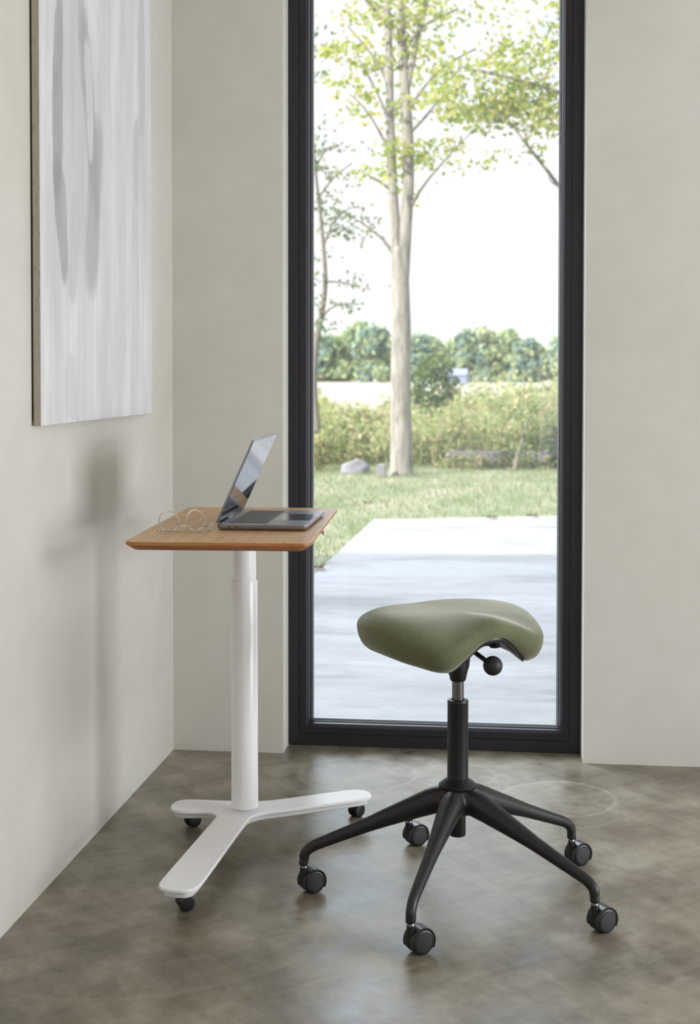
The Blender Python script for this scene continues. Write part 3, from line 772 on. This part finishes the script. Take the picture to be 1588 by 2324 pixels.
TC_ = [(0, .653), (20, .645), (45, .628), (70, .644), (95, .656), (125, .655), (155, .650), (180, .646)]
bm = bmesh.new(); n = 120
def P3(u, v, z): return SC+ud*u+vd*v+Z*z
def row(k, f):
    L = []
    for i in range(n):
        phi = 2*PI*i/n; r = cyc(TR_, phi)*k; L.append((r*math.cos(phi), r*math.sin(phi), f(phi, k)))
    return L
def topz(phi, k):
    zc = .642+(cyc(TC_, phi)-.642)*min(1, k*1.2)**2; zw = cyc(TZ_, phi)+cyc(TW_, phi)
    return zw+(zc-zw)*(1-k**cyc(TP_, phi))**.5
def curl(t):
    """ring of the lower quarter, t 0..1 from the widest line down and in to the rim"""
    L = []
    for i in range(n):
        phi = 2*PI*i/n; r = cyc(TR_, phi)-cyc(TK_, phi)*(1-math.cos(t*PI/2)); L.append((r*math.cos(phi), r*math.sin(phi), cyc(TZ_, phi)+cyc(TW_, phi)*(1-math.sin(t*PI/2))))
    return L
def undz(phi, k): return .598+(cyc(TZ_, phi)-.598)*k**2.6
def mesh_rings(bm, allr):
    rv = []
    for L in allr:
        if abs(L[0][0]) < 1e-3 and abs(L[0][1]) < 1e-3 and abs(L[n//2][0]) < 1e-3: rv.append([bm.verts.new(P3(0, 0, L[0][2]))])
        else: rv.append([bm.verts.new(P3(*p)) for p in L])
    for a, b in zip(rv, rv[1:]):
        for i in range(n):
            j = (i+1) % n
            if len(a) == 1: bm.faces.new((a[0], b[i], b[j]))
            elif len(b) == 1: bm.faces.new((a[i], b[0], a[j]))
            else: bm.faces.new((a[i], b[i], b[j], a[j]))
    bmesh.ops.recalc_face_normals(bm, faces=bm.faces)
allr = [row(k, topz) for k in (1e-4, .08, .18, .3, .42, .54, .65, .74, .81, .87, .91, .94, .965, .983, .995, 1.0)]
allr += [curl(t) for t in (.15, .3, .45, .6, .75, .88, 1.0)]
KS_ = [(0, .99), (38, .985), (60, .945), (180, .93)]
def inner(k, dz, ks=False):
    L = []
    for i in range(n):
        phi = 2*PI*i/n; k_ = k*(cyc(KS_, phi) if ks else 1); r = (cyc(TR_, phi)-cyc(TK_, phi))*k_; L.append((r*math.cos(phi), r*math.sin(phi), undz(phi, k_)+dz))
    return L
allr += [inner(k, .001) for k in (.985, .93, .8, .6, .3, 1e-4)]
mesh_rings(bm, allr)
# cloth coordinates: direction from the centre, distance measured along the surface
acc = [[0.0]*n]
for A_, B_ in zip(allr, allr[1:]):
    acc.append([acc[-1][i]+math.dist(A_[i], B_[i]) for i in range(n)])
uvl = bm.loops.layers.uv.new('cloth'); bm.verts.index_update(); bm.verts.ensure_lookup_table()
def cloth(idx):
    if idx == 0: return (0, 0)
    k = 1+(idx-1)//n; i = (idx-1) % n
    if k >= len(acc): return (0, 0)
    phi = 2*PI*i/n; return (acc[k][i]*math.cos(phi), acc[k][i]*math.sin(phi))
for f in bm.faces:
    for l in f.loops: l[uvl].uv = cloth(l.vert.index)
obj('seat_cushion', bm, M['fabric'], stool, smooth=True)
bm = bmesh.new()
allr = [inner(k, dz, True) for (k, dz) in ((1e-4, 0), (.5, 0), (.9, 0), (.99, 0), (1.0, -.003), (.99, -.0085), (.965, -.0105), (.8, -.011), (.4, -.011), (1e-4, -.011))]
mesh_rings(bm, allr); obj('seat_shell', bm, M['black_plastic'], stool, smooth=True, angle=50)
# mechanism plate and lever
bm = bmesh.new(); box(bm, -.05, .085, -.032, .032, .574, .592, bev=.006)
for s in (-1, 1): lathe(bm, [(0, .570), (.010, .570), (.014, .575), (.015, .592), (0, .592)], 20, .085, s*.040)
bmesh.ops.transform(bm, matrix=Matrix.Translation(SC) @ Matrix(((ud.x, vd.x, 0, 0), (ud.y, vd.y, 0, 0), (0, 0, 1, 0), (0, 0, 0, 1))), verts=bm.verts)
bmesh.ops.recalc_face_normals(bm, faces=bm.faces)
obj('tilt_mechanism', bm, M['black_plastic'], stool, smooth=True, angle=40)
kc = at(1118, 1511, SY-.10)-Vector((SX, SY, 0)); ks_ = at(1084, 1486, SY-.07)-Vector((SX, SY, 0))
bm = bmesh.new(); tube(bm, [ks_-(kc-ks_), ks_, kc], .0052, 14); lv = obj('lever', bm, M['black_plastic'], stool, smooth=True)
bm = bmesh.new(); bmesh.ops.create_uvsphere(bm, u_segments=36, v_segments=24, radius=.0212); bmesh.ops.translate(bm, vec=kc, verts=bm.verts)
obj('knob', bm, M['rubber'], lv, smooth=True)

# ------------------------------------------------------------------ outdoors : ground
bm = bmesh.new()
def poly(bm, P): bm.faces.new([bm.verts.new(p) for p in P])
pc = atz(848, 1178, -.05); pl_ = atz(705, 1310, -.05); pr_ = atz(1270, 1170, -.05)
e = (pc-pl_).normalized(); p0 = pc-e*((pc.y-.45)/e.y)
f_ = (pr_-pc).normalized(); p1 = pc+f_*9.5
L = [(p0.x, .41), (9.2, .41), (9.2, p1.y), (pc.x, pc.y)]
prism(bm, [[(x, y, -.22) for x, y in L], [(x, y, -.05) for x, y in L]]); bmesh.ops.recalc_face_normals(bm, faces=bm.faces)
struct('patio', bm, M['patio'])
bm = bmesh.new(); poly(bm, [(-14, .41, -.075), (14, .41, -.075), (14, 17.0, -.09), (-14, 17.0, -.09)]); lawn = struct('lawn', bm, M['lawn'])
bm = bmesh.new(); poly(bm, [(-30, 16.9, -.092), (30, 16.9, -.092), (80, 60, -.2), (-80, 60, -.2)]); poly(bm, [(-80, 60, -.2), (80, 60, -.2), (220, 260, -.42), (-260, 260, -.42)])
bm2 = bm; struct('field', bm, M['field'])

def quad(bm, c, a, b): bm.faces.new([bm.verts.new(c-a), bm.verts.new(c+b*.6-a*.1), bm.verts.new(c+a), bm.verts.new(c-b*.6+a*.1)])
def rvec():
    while True:
        v = Vector((R()*2-1, R()*2-1, R()*2-1))
        if .1 < v.length < 1: return v.normalized()
def leaf(bm, c, s):
    a = rvec(); b = a.orthogonal().normalized(); b = (Matrix.Rotation(R()*6.28, 3, a) @ b)
    quad(bm, c, a*s*.5, b*s*.5)
gs = random.gauss
# grass on the lawn
bm = bmesh.new()
for i in range(42000):
    y = .6+15.8*R()**.85; hwid = 1.4+y*.16; x = .45-y*.10+(R()*2-1)*hwid
    if y < pc.y+.02 and x > p0.x+(pc.x-p0.x)*(y-.45)/(pc.y-.45)-.01: continue
    h = .025+.035*R(); a = R()*6.28; c0 = Vector((x, y, -.078)); d = Vector((math.cos(a), math.sin(a), 0))*.004
    top_ = c0+Vector((gs(0, .015), gs(0, .015), h))
    bm.faces.new([bm.verts.new(c0-d), bm.verts.new(c0+d), bm.verts.new(top_)])
o = obj('grass', bm, M['blade']); o['kind'] = 'stuff'; tag(o, 'short sunlit grass growing on the lawn beyond the patio', 'grass')

# tall meadow weeds behind the lawn
def topy(px):      # height of the weed belt as the photograph shows it, in metres
    pts = [(640, .80), (720, .82), (760, .60), (800, .42), (860, .50), (900, .72), (960, .72), (1040, .76), (1100, .84), (1180, .92), (1280, .98), (1400, 1.0)]
    if px <= pts[0][0]: return pts[0][1]
    for (a, ha), (b, hb_) in zip(pts, pts[1:]):
        if px <= b: return ha+(hb_-ha)*(px-a)/(b-a)
    return pts[-1][1]
def px_of(p):
    d = p-CAM; return 794+F*d.dot(r2)/d.dot(fw)
x_e0 = at(1000, 1050, 14.45).x; x_e1 = at(1250, 1050, 14.45).x
bm = bmesh.new()
for i in range(9000):
    y = 14.6+8.5*R()**1.3; x = -2.9+(R()*2-1)*4.5+ (y-14)*-.05+1.2
    p = Vector((x, y, -.09)); hh = topy(px_of(p))*(.72+.5*R())*(1+.02*(y-14))
    hh *= .82*.8+.5*noise.noise(Vector((x*1.7, y*1.2, 0)))+.2
    a = R()*6.28; d = Vector((math.cos(a), math.sin(a), 0))*.008; tp = p+Vector((gs(0, .09), gs(0, .09), hh)); mid = (p+tp)/2+Vector((gs(0, .02), gs(0, .02), 0))
    v = [bm.verts.new(q) for q in (p-d, p+d, mid+d*.9, mid-d*.9, tp)]
    bm.faces.new((v[0], v[1], v[2], v[3])); bm.faces.new((v[3], v[2], v[4]))
    for _ in range(5):
        t = .15+.85*R(); leaf(bm, p.lerp(tp, t)+Vector((gs(0, .05), gs(0, .05), 0)), .05+.07*R())
for i in range(260):      # sparse plants in front of the grey band
    x = x_e0+(x_e1-x_e0)*R(); p = Vector((x, 14.15+.2*R(), -.09)); hh = .08+.22*R()**2
    for _ in range(6): leaf(bm, p+Vector((gs(0, .04), gs(0, .03), hh*R())), .03+.04*R())
o = obj('meadow_weeds', bm, M['weed']); o['kind'] = 'stuff'; tag(o, 'belt of tall green and straw-coloured weeds beyond the lawn', 'weeds')

# ------------------------------------------------------------------ trees
def limb(parent, name, pts, rad, m, n=10):
    bm = bmesh.new(); SP = spline(pts, 5); tube(bm, SP, lerp_r(rad, 0, len(SP)), n); return obj(name, bm, m, parent, smooth=True)
def foliage(parent, clusters, Y, m, size, depth=.7, name='foliage'):
    bm = bmesh.new()
    for (px, py, rx, ry, cnt) in clusters:
        cnt = int(cnt*.62)
        c0 = at(px, py, Y); s = (Y-CAM.y)/F
        # sprays: flat layered sub-clusters
        k = max(3, cnt//22)
        for _ in range(k):
            u, v = gs(0, .5), gs(0, .5)
            q = c0+Vector((u*rx*s, gs(0, depth*.5), -v*ry*s))
            for __ in range(cnt//k):
                leaf(bm, q+Vector((gs(0, .13), gs(0, .13), gs(0, .05))), size*(.7+.6*R()))
    return obj(name, bm, m, parent)
def tree_thing(name, label, base, cat='tree', group=None):
    return thing(name, label, cat, (0, 0, 0), 0, group)
YT = 12.9
mt = thing('maple_tree', 'young maple with forked pale grey trunk standing at the lawn edge', 'tree')
A = lambda px, py, dy=0: at(px, py, YT+dy)
base = A(911, 1078); base.z = -.09
bm = bmesh.new()
SP = spline([base-Vector((0, 0, .05)), base+Vector((0, 0, .10)), A(910, 960), A(909, 860), A(911, 750), A(908, 650), A(907, 560)], 6)
tube(bm, SP, lerp_r([.175, .140, .128, .122, .115, .112, .085], 0, len(SP)), 20); obj('trunk', bm, M['bark'], mt, smooth=True)
limb(mt, 'stem', [A(905, 700), A(901, 610), A(896, 520), A(891, 430), A(887, 340), A(884, 250), A(883, 160), A(880, 60), A(872, -120), A(860, -380)], [.06, .070, .068, .062, .058, .054, .052, .045, .03, .012], M['bark'], 14)
limb(mt, 'stem', [A(911, 700), A(915, 610), A(921, 500), A(926, 420), A(926, 330), A(921, 240), A(915, 150), A(910, 60), A(914, -100), A(922, -420)], [.07, .082, .078, .072, .070, .066, .062, .055, .035, .012], M['bark'], 14)
limb(mt, 'stem', [A(924, 200), A(938, 130), A(950, 70), A(966, 10), A(990, -110), A(1010, -300)], [.038, .036, .034, .032, .02, .01], M['bark'], 12)
brs = [[(893, 350), (872, 320), (850, 280), (822, 240), (795, 215)], [(888, 300), (868, 240), (845, 190), (818, 140), (800, 90)], [(884, 200), (860, 150), (832, 110), (790, 60)],
       [(890, 575), (870, 545), (840, 520), (812, 500)], [(896, 440), (866, 415), (838, 400)], [(932, 470), (958, 425), (990, 385), (1030, 340), (1080, 290)], [(932, 300), (965, 265), (1000, 225), (1060, 190)],
       [(928, 250), (960, 200), (1010, 150), (1080, 110)], [(916, 120), (960, 60), (1040, 20)], [(880, 60), (840, 10), (790, -40)]]
for b in brs:
    k = gs(0, .5)
    P = [A(px, py, k*i/len(b)) for i, (px, py) in enumerate(b)]
    limb(mt, 'branch', P, [.022, .018, .014, .010, .006][:len(P)], M['twig'], 8)
foliage(mt, [(915, 350, 60, 30, 330), (985, 345, 55, 25, 240), (900, 380, 60, 15, 120), (1100, 360, 40, 14, 60), (1050, 372, 30, 8, 30), (925, 420, 25, 25, 70), (880, 60, 70, 60, 420), (830, 50, 60, 60, 260), (930, 30, 70, 50, 320),
             (920, 130, 60, 60, 220), (840, 120, 45, 40, 160), (800, 200, 60, 40, 150), (800, 260, 45, 22, 80), (940, 250, 40, 40, 140), (890, 240, 30, 60, 130), (990, 120, 60, 70, 200), (760, 100, 50, 60, 150), (860, -80, 110, 70, 700), (1000, -120, 120, 90, 700), (1010, 200, 60, 50, 260)],
        YT, M['maple'], .085, .9)
YR = 11.4
rtree = thing('maple_tree', 'leafy maple right of the window view, its branches reaching in from the right', 'tree')
B = lambda px, py, dy=0: at(px, py, YR+dy)
tb = B(1560, 1090); tb.z = -.09
limb(rtree, 'trunk', [tb-Vector((0, 0, .05)), B(1560, 800), B(1556, 560), B(1560, 300), B(1550, 0), B(1540, -300)], [.16, .14, .13, .11, .08, .03], M['bark'], 18)
for b in [[(1550, 620), (1400, 520), (1320, 470), (1275, 430), (1240, 385), (1200, 335), (1165, 290), (1110, 240)], [(1556, 420), (1440, 300), (1340, 240), (1240, 200), (1130, 170), (1040, 150)], 
          [(1200, 335), (1190, 300), (1185, 260)], [(1240, 385), (1215, 350), (1180, 345)], [(1275, 430), (1250, 412), (1245, 400)]]:
    P = [B(px, py, gs(0, .15)) for px, py in b]; L_ = len(P)
    limb(rtree, 'branch', P, [.030*(1-i/L_)+.006 for i in range(L_)] if L_ > 4 else [.010, .008, .005], M['twig'], 8)
foliage(rtree, [(1140, 230, 120, 45, 900), (1230, 210, 60, 60, 520), (1040, 240, 60, 40, 320), (1070, 150, 90, 30, 260), (1190, 110, 70, 28, 320), (1260, 80, 50, 30, 160), (1150, 160, 90, 30, 300), (1000, 215, 40, 40, 160), (1260, 300, 40, 30, 180), (1200, 335, 35, 14, 60), (1240, 275, 50, 30, 160), (1120, 275, 80, 16, 160),
                (1060, 50, 70, 24, 110), (1170, 45, 60, 22, 70), (1250, 30, 50, 20, 70), (1340, 150, 90, 120, 600), (1440, 80, 120, 160, 700), (1560, 0, 140, 160, 800), (1350, 300, 60, 50, 160), (1200, -60, 160, 50, 200)], YR, M['maple'], .08, .8)
YL = 14.6
lt_ = thing('young_tree', 'thin grey-green tree at the left edge of the window view', 'tree')
D = lambda px, py, dy=0: at(px, py, YL+dy)
tb = D(724, 1060); tb.z = -.09
limb(lt_, 'trunk', [tb-Vector((0, 0, .05)), D(718, 960), D(712, 880), D(716, 790), D(728, 720), D(738, 640), D(730, 520), D(715, 380), D(700, 200)], [.06, .05, .046, .042, .038, .032, .026, .02, .008], M['twig'], 10)
for b in [[(738, 640), (770, 640), (812, 650)], [(733, 560), (760, 500), (800, 470), (830, 480)], [(722, 450), (760, 400), (800, 370)], [(716, 380), (740, 340), (770, 330)], [(726, 730), (750, 700), (790, 690), (830, 690)], [(716, 790), (700, 740), (690, 700)]]:
    limb(lt_, 'branch', [D(px, py) for px, py in b], [.018, .013, .008, .005][:len(b)], M['twig'], 7)
foliage(lt_, [(735, 365, 60, 40, 260), (765, 400, 45, 30, 130), (800, 485, 45, 28, 150), (770, 520, 60, 26, 150), (720, 470, 60, 40, 110), (810, 545, 25, 14, 50), (745, 330, 40, 20, 60), (780, 640, 40, 18, 60), (745, 690, 50, 20, 90), (800, 690, 50, 12, 50), (730, 735, 30, 20, 90), (700, 600, 50, 60, 120), (740, 230, 60, 60, 110), (700, 100, 60, 90, 220), (820, 630, 14, 8, 14)],
        YL, M['grey_leaf'], .075, .6)

# shrubs
def shrub(name, label, px, pyb, pyt, wpx, Y, n_, m, size, cat='shrub', group=None):
    t = thing(name, label, cat, (0, 0, 0), 0, group); s = (Y-CAM.y)/F
    c0 = at(px, pyb, Y); c0.z = -.09; hgt = (pyb-pyt)*s; wid = wpx*s*.5
    bm = bmesh.new()
    for k in range(6):
        a = R()*6.28; tube(bm, [c0+Vector((0, 0, -.02)), c0+Vector((math.cos(a)*wid*.3, math.sin(a)*wid*.3, hgt*.5)), c0+Vector((math.cos(a)*wid*.6, math.sin(a)*wid*.6, hgt*.85))], [.014, .010, .005], 6)
    obj('stem', bm, M['twig'], t)
    bm = bmesh.new()
    for k in range(n_):
        v = rvec()*(.55+.45*R()); leaf(bm, c0+Vector((v.x*wid, v.y*wid, hgt*(.52+.48*v.z))), size*(.7+.6*R()))
    obj('foliage', bm, m, t); return t
shrub('shrub', 'dark green shrub just right of the maple trunk, rising above the weeds', 985, 1040, 820, 120, 19.0, 1500, M['shrub'], .10)
shrub('shrub', 'low bright green bush at the far left below the window view, beside the rock', 722, 1088, 1000, 80, 13.6, 700, M['weed'], .06)
shrub('shrub', 'green bush left of the maple trunk behind the pale rock', 800, 1060, 930, 150, 16.5, 900, M['weed'], .08)
shrub('shrub', 'green bush at the right edge of the view behind the grey band', 1262, 1064, 960, 60, 14.6, 600, M['shrub'], .06)
sp = thing('sapling', 'small dark sapling leaning over the low grey band at the right', 'sapling')
Pn = [at(1168, 1064, 14.0), at(1176, 1030, 14.0), at(1188, 990, 14.0), at(1196, 950, 14.0)]; Pn[0].z = -.09
limb(sp, 'stem', Pn, [.03, .028, .02, .01], M['twig'], 8)
foliage(sp, [(1196, 960, 35, 26, 160), (1178, 1020, 16, 40, 110), (1205, 930, 25, 14, 70)], 14.0, M['shrub'], .06, .2)
bm = bmesh.new()
x0 = at(1012, 1050, 14.45); x1 = at(1243, 1050, 14.45); K = 24
prism(bm, [[(x0.x+(x1.x-x0.x)*k/K, yy+.015*noise.noise(Vector((k*.9, zz*9, 0))), zz+(.02*noise.noise(Vector((k*.7, 3, 0))) if zz > 0 else 0)) for yy in (14.4,) for k in range(K+1)]+[(x0.x+(x1.x-x0.x)*k/K, 14.62, zz) for k in range(K, -1, -1)] for zz in (-.12, .02, .125)])
bmesh.ops.recalc_face_normals(bm, faces=bm.faces)
tag(obj('grey_band', bm, M['band_grey'], smooth=True, angle=40), 'long low grey band along the lawn right of the maple trunk', 'edging')  # low grey band modelled as one solid block
# pale rock and small pale block
def blob(name, c0, sx_, sy_, sz, m, seed=0):
    bm = bmesh.new(); bmesh.ops.create_icosphere(bm, subdivisions=4, radius=1)
    for v in bm.verts:
        k = 1+.22*noise.noise(v.co*1.6+Vector((seed, 0, 0))); v.co = Vector((v.co.x*sx_*k, v.co.y*sy_*k, v.co.z*sz*k))
    bmesh.ops.translate(bm, vec=c0, verts=bm.verts); return obj(name, bm, m, smooth=True)
p = at(805, 1076, 13.1); p.z = -.05
tag(blob('rock', p, .20, .16, .13, M['rock'], 3), 'rounded pale grey rock on the lawn edge left of the maple trunk', 'rock')
p = at(866, 1088, 12.6); bm = bmesh.new(); box(bm, p.x-.05, p.x+.05, p.y-.05, p.y+.05, -.10, .07, bev=.012); tag(obj('paving_block', bm, M['rock']), 'small upright pale block beside the foot of the maple trunk', 'block')
for (px, py, zz, lab) in ((722, 1290, -.05, 'reddish dry leaf at the near left edge of the patio'), (836, 1143, -.05, 'brown dry leaf lying in the lawn left of the patio corner'), (1208, 1172, -.05, 'brown dry leaf at the far edge of the patio, right side'), (1116, 1176, -.05, 'brown dry leaf at the far edge of the patio, middle')):
    p = atz(px, py, zz+.01); bm = bmesh.new()
    vs = []
    N_ = 10
    for i in range(N_):
        a = i/N_*6.283; r = .05*(1.2 if i % 2 else .6); vs.append(bm.verts.new(p+Vector((r*math.cos(a), r*math.sin(a), .012*math.sin(2*a)+.012))))
    c0 = bm.verts.new(p+Vector((0, 0, .003)))
    for i in range(N_): bm.faces.new((c0, vs[i], vs[(i+1) % N_]))
    r_ = bmesh.ops.solidify(bm, geom=bm.faces[:], thickness=.001)
    tag(obj('dry_leaf', bm, M['dry_leaf']), lab, 'leaf')

# far tree line
def far_tree(px, Y, top, wpx, m, label):
    s = (Y-CAM.y)/F; c0 = at(px, 866, Y); z0 = -.42+ .0; c0.z = z0
    hgt = (868-top)*s; wid = wpx*s*.5
    t = thing('woodland_tree', label, 'tree', (0, 0, 0), 0, 'trees of the distant woodland edge')
    bm = bmesh.new(); tube(bm, [c0, c0+Vector((0, 0, hgt*.5))], [.28, .16], 8); obj('trunk', bm, M['twig'], t)
    bm = bmesh.new(); lumps = [(Vector((max(-.8, min(.8, gs(0, .45)))*wid, gs(0, .3)*wid, hgt*(.08+.76*R()))), wid*(.42+.25*R())) for _ in range(16)]
    for (q, r) in lumps:
        q.z = min(q.z, hgt-r*.8)
        for k in range(70):
            v = rvec()*(.8+.3*R()); leaf(bm, c0+q+v*r, .85+.5*R())
        ic = bmesh.ops.create_icosphere(bm, subdivisions=2, radius=r*.86)
        for vv in ic['verts']: vv.co *= 1+.25*noise.noise(vv.co*.9); vv.co += c0+q
    obj('crown', bm, m, t)
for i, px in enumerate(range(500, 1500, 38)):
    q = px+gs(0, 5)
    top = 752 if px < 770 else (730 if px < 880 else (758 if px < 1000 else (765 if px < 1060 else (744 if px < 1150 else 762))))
    far_tree(q, (190, 198, 206)[i % 3], top+gs(0, 4), 62, M['hazed_leaf'] if (i*7) % 3 else M['hazed_leaf_b'], 'broad green tree in the distant woodland edge beyond the field')
shrub('shrub', 'pale rounded bush in front of the distant trees left of the trunk', 866, 864, 828, 40, 150, 500, M['hazed_leaf'], .6)
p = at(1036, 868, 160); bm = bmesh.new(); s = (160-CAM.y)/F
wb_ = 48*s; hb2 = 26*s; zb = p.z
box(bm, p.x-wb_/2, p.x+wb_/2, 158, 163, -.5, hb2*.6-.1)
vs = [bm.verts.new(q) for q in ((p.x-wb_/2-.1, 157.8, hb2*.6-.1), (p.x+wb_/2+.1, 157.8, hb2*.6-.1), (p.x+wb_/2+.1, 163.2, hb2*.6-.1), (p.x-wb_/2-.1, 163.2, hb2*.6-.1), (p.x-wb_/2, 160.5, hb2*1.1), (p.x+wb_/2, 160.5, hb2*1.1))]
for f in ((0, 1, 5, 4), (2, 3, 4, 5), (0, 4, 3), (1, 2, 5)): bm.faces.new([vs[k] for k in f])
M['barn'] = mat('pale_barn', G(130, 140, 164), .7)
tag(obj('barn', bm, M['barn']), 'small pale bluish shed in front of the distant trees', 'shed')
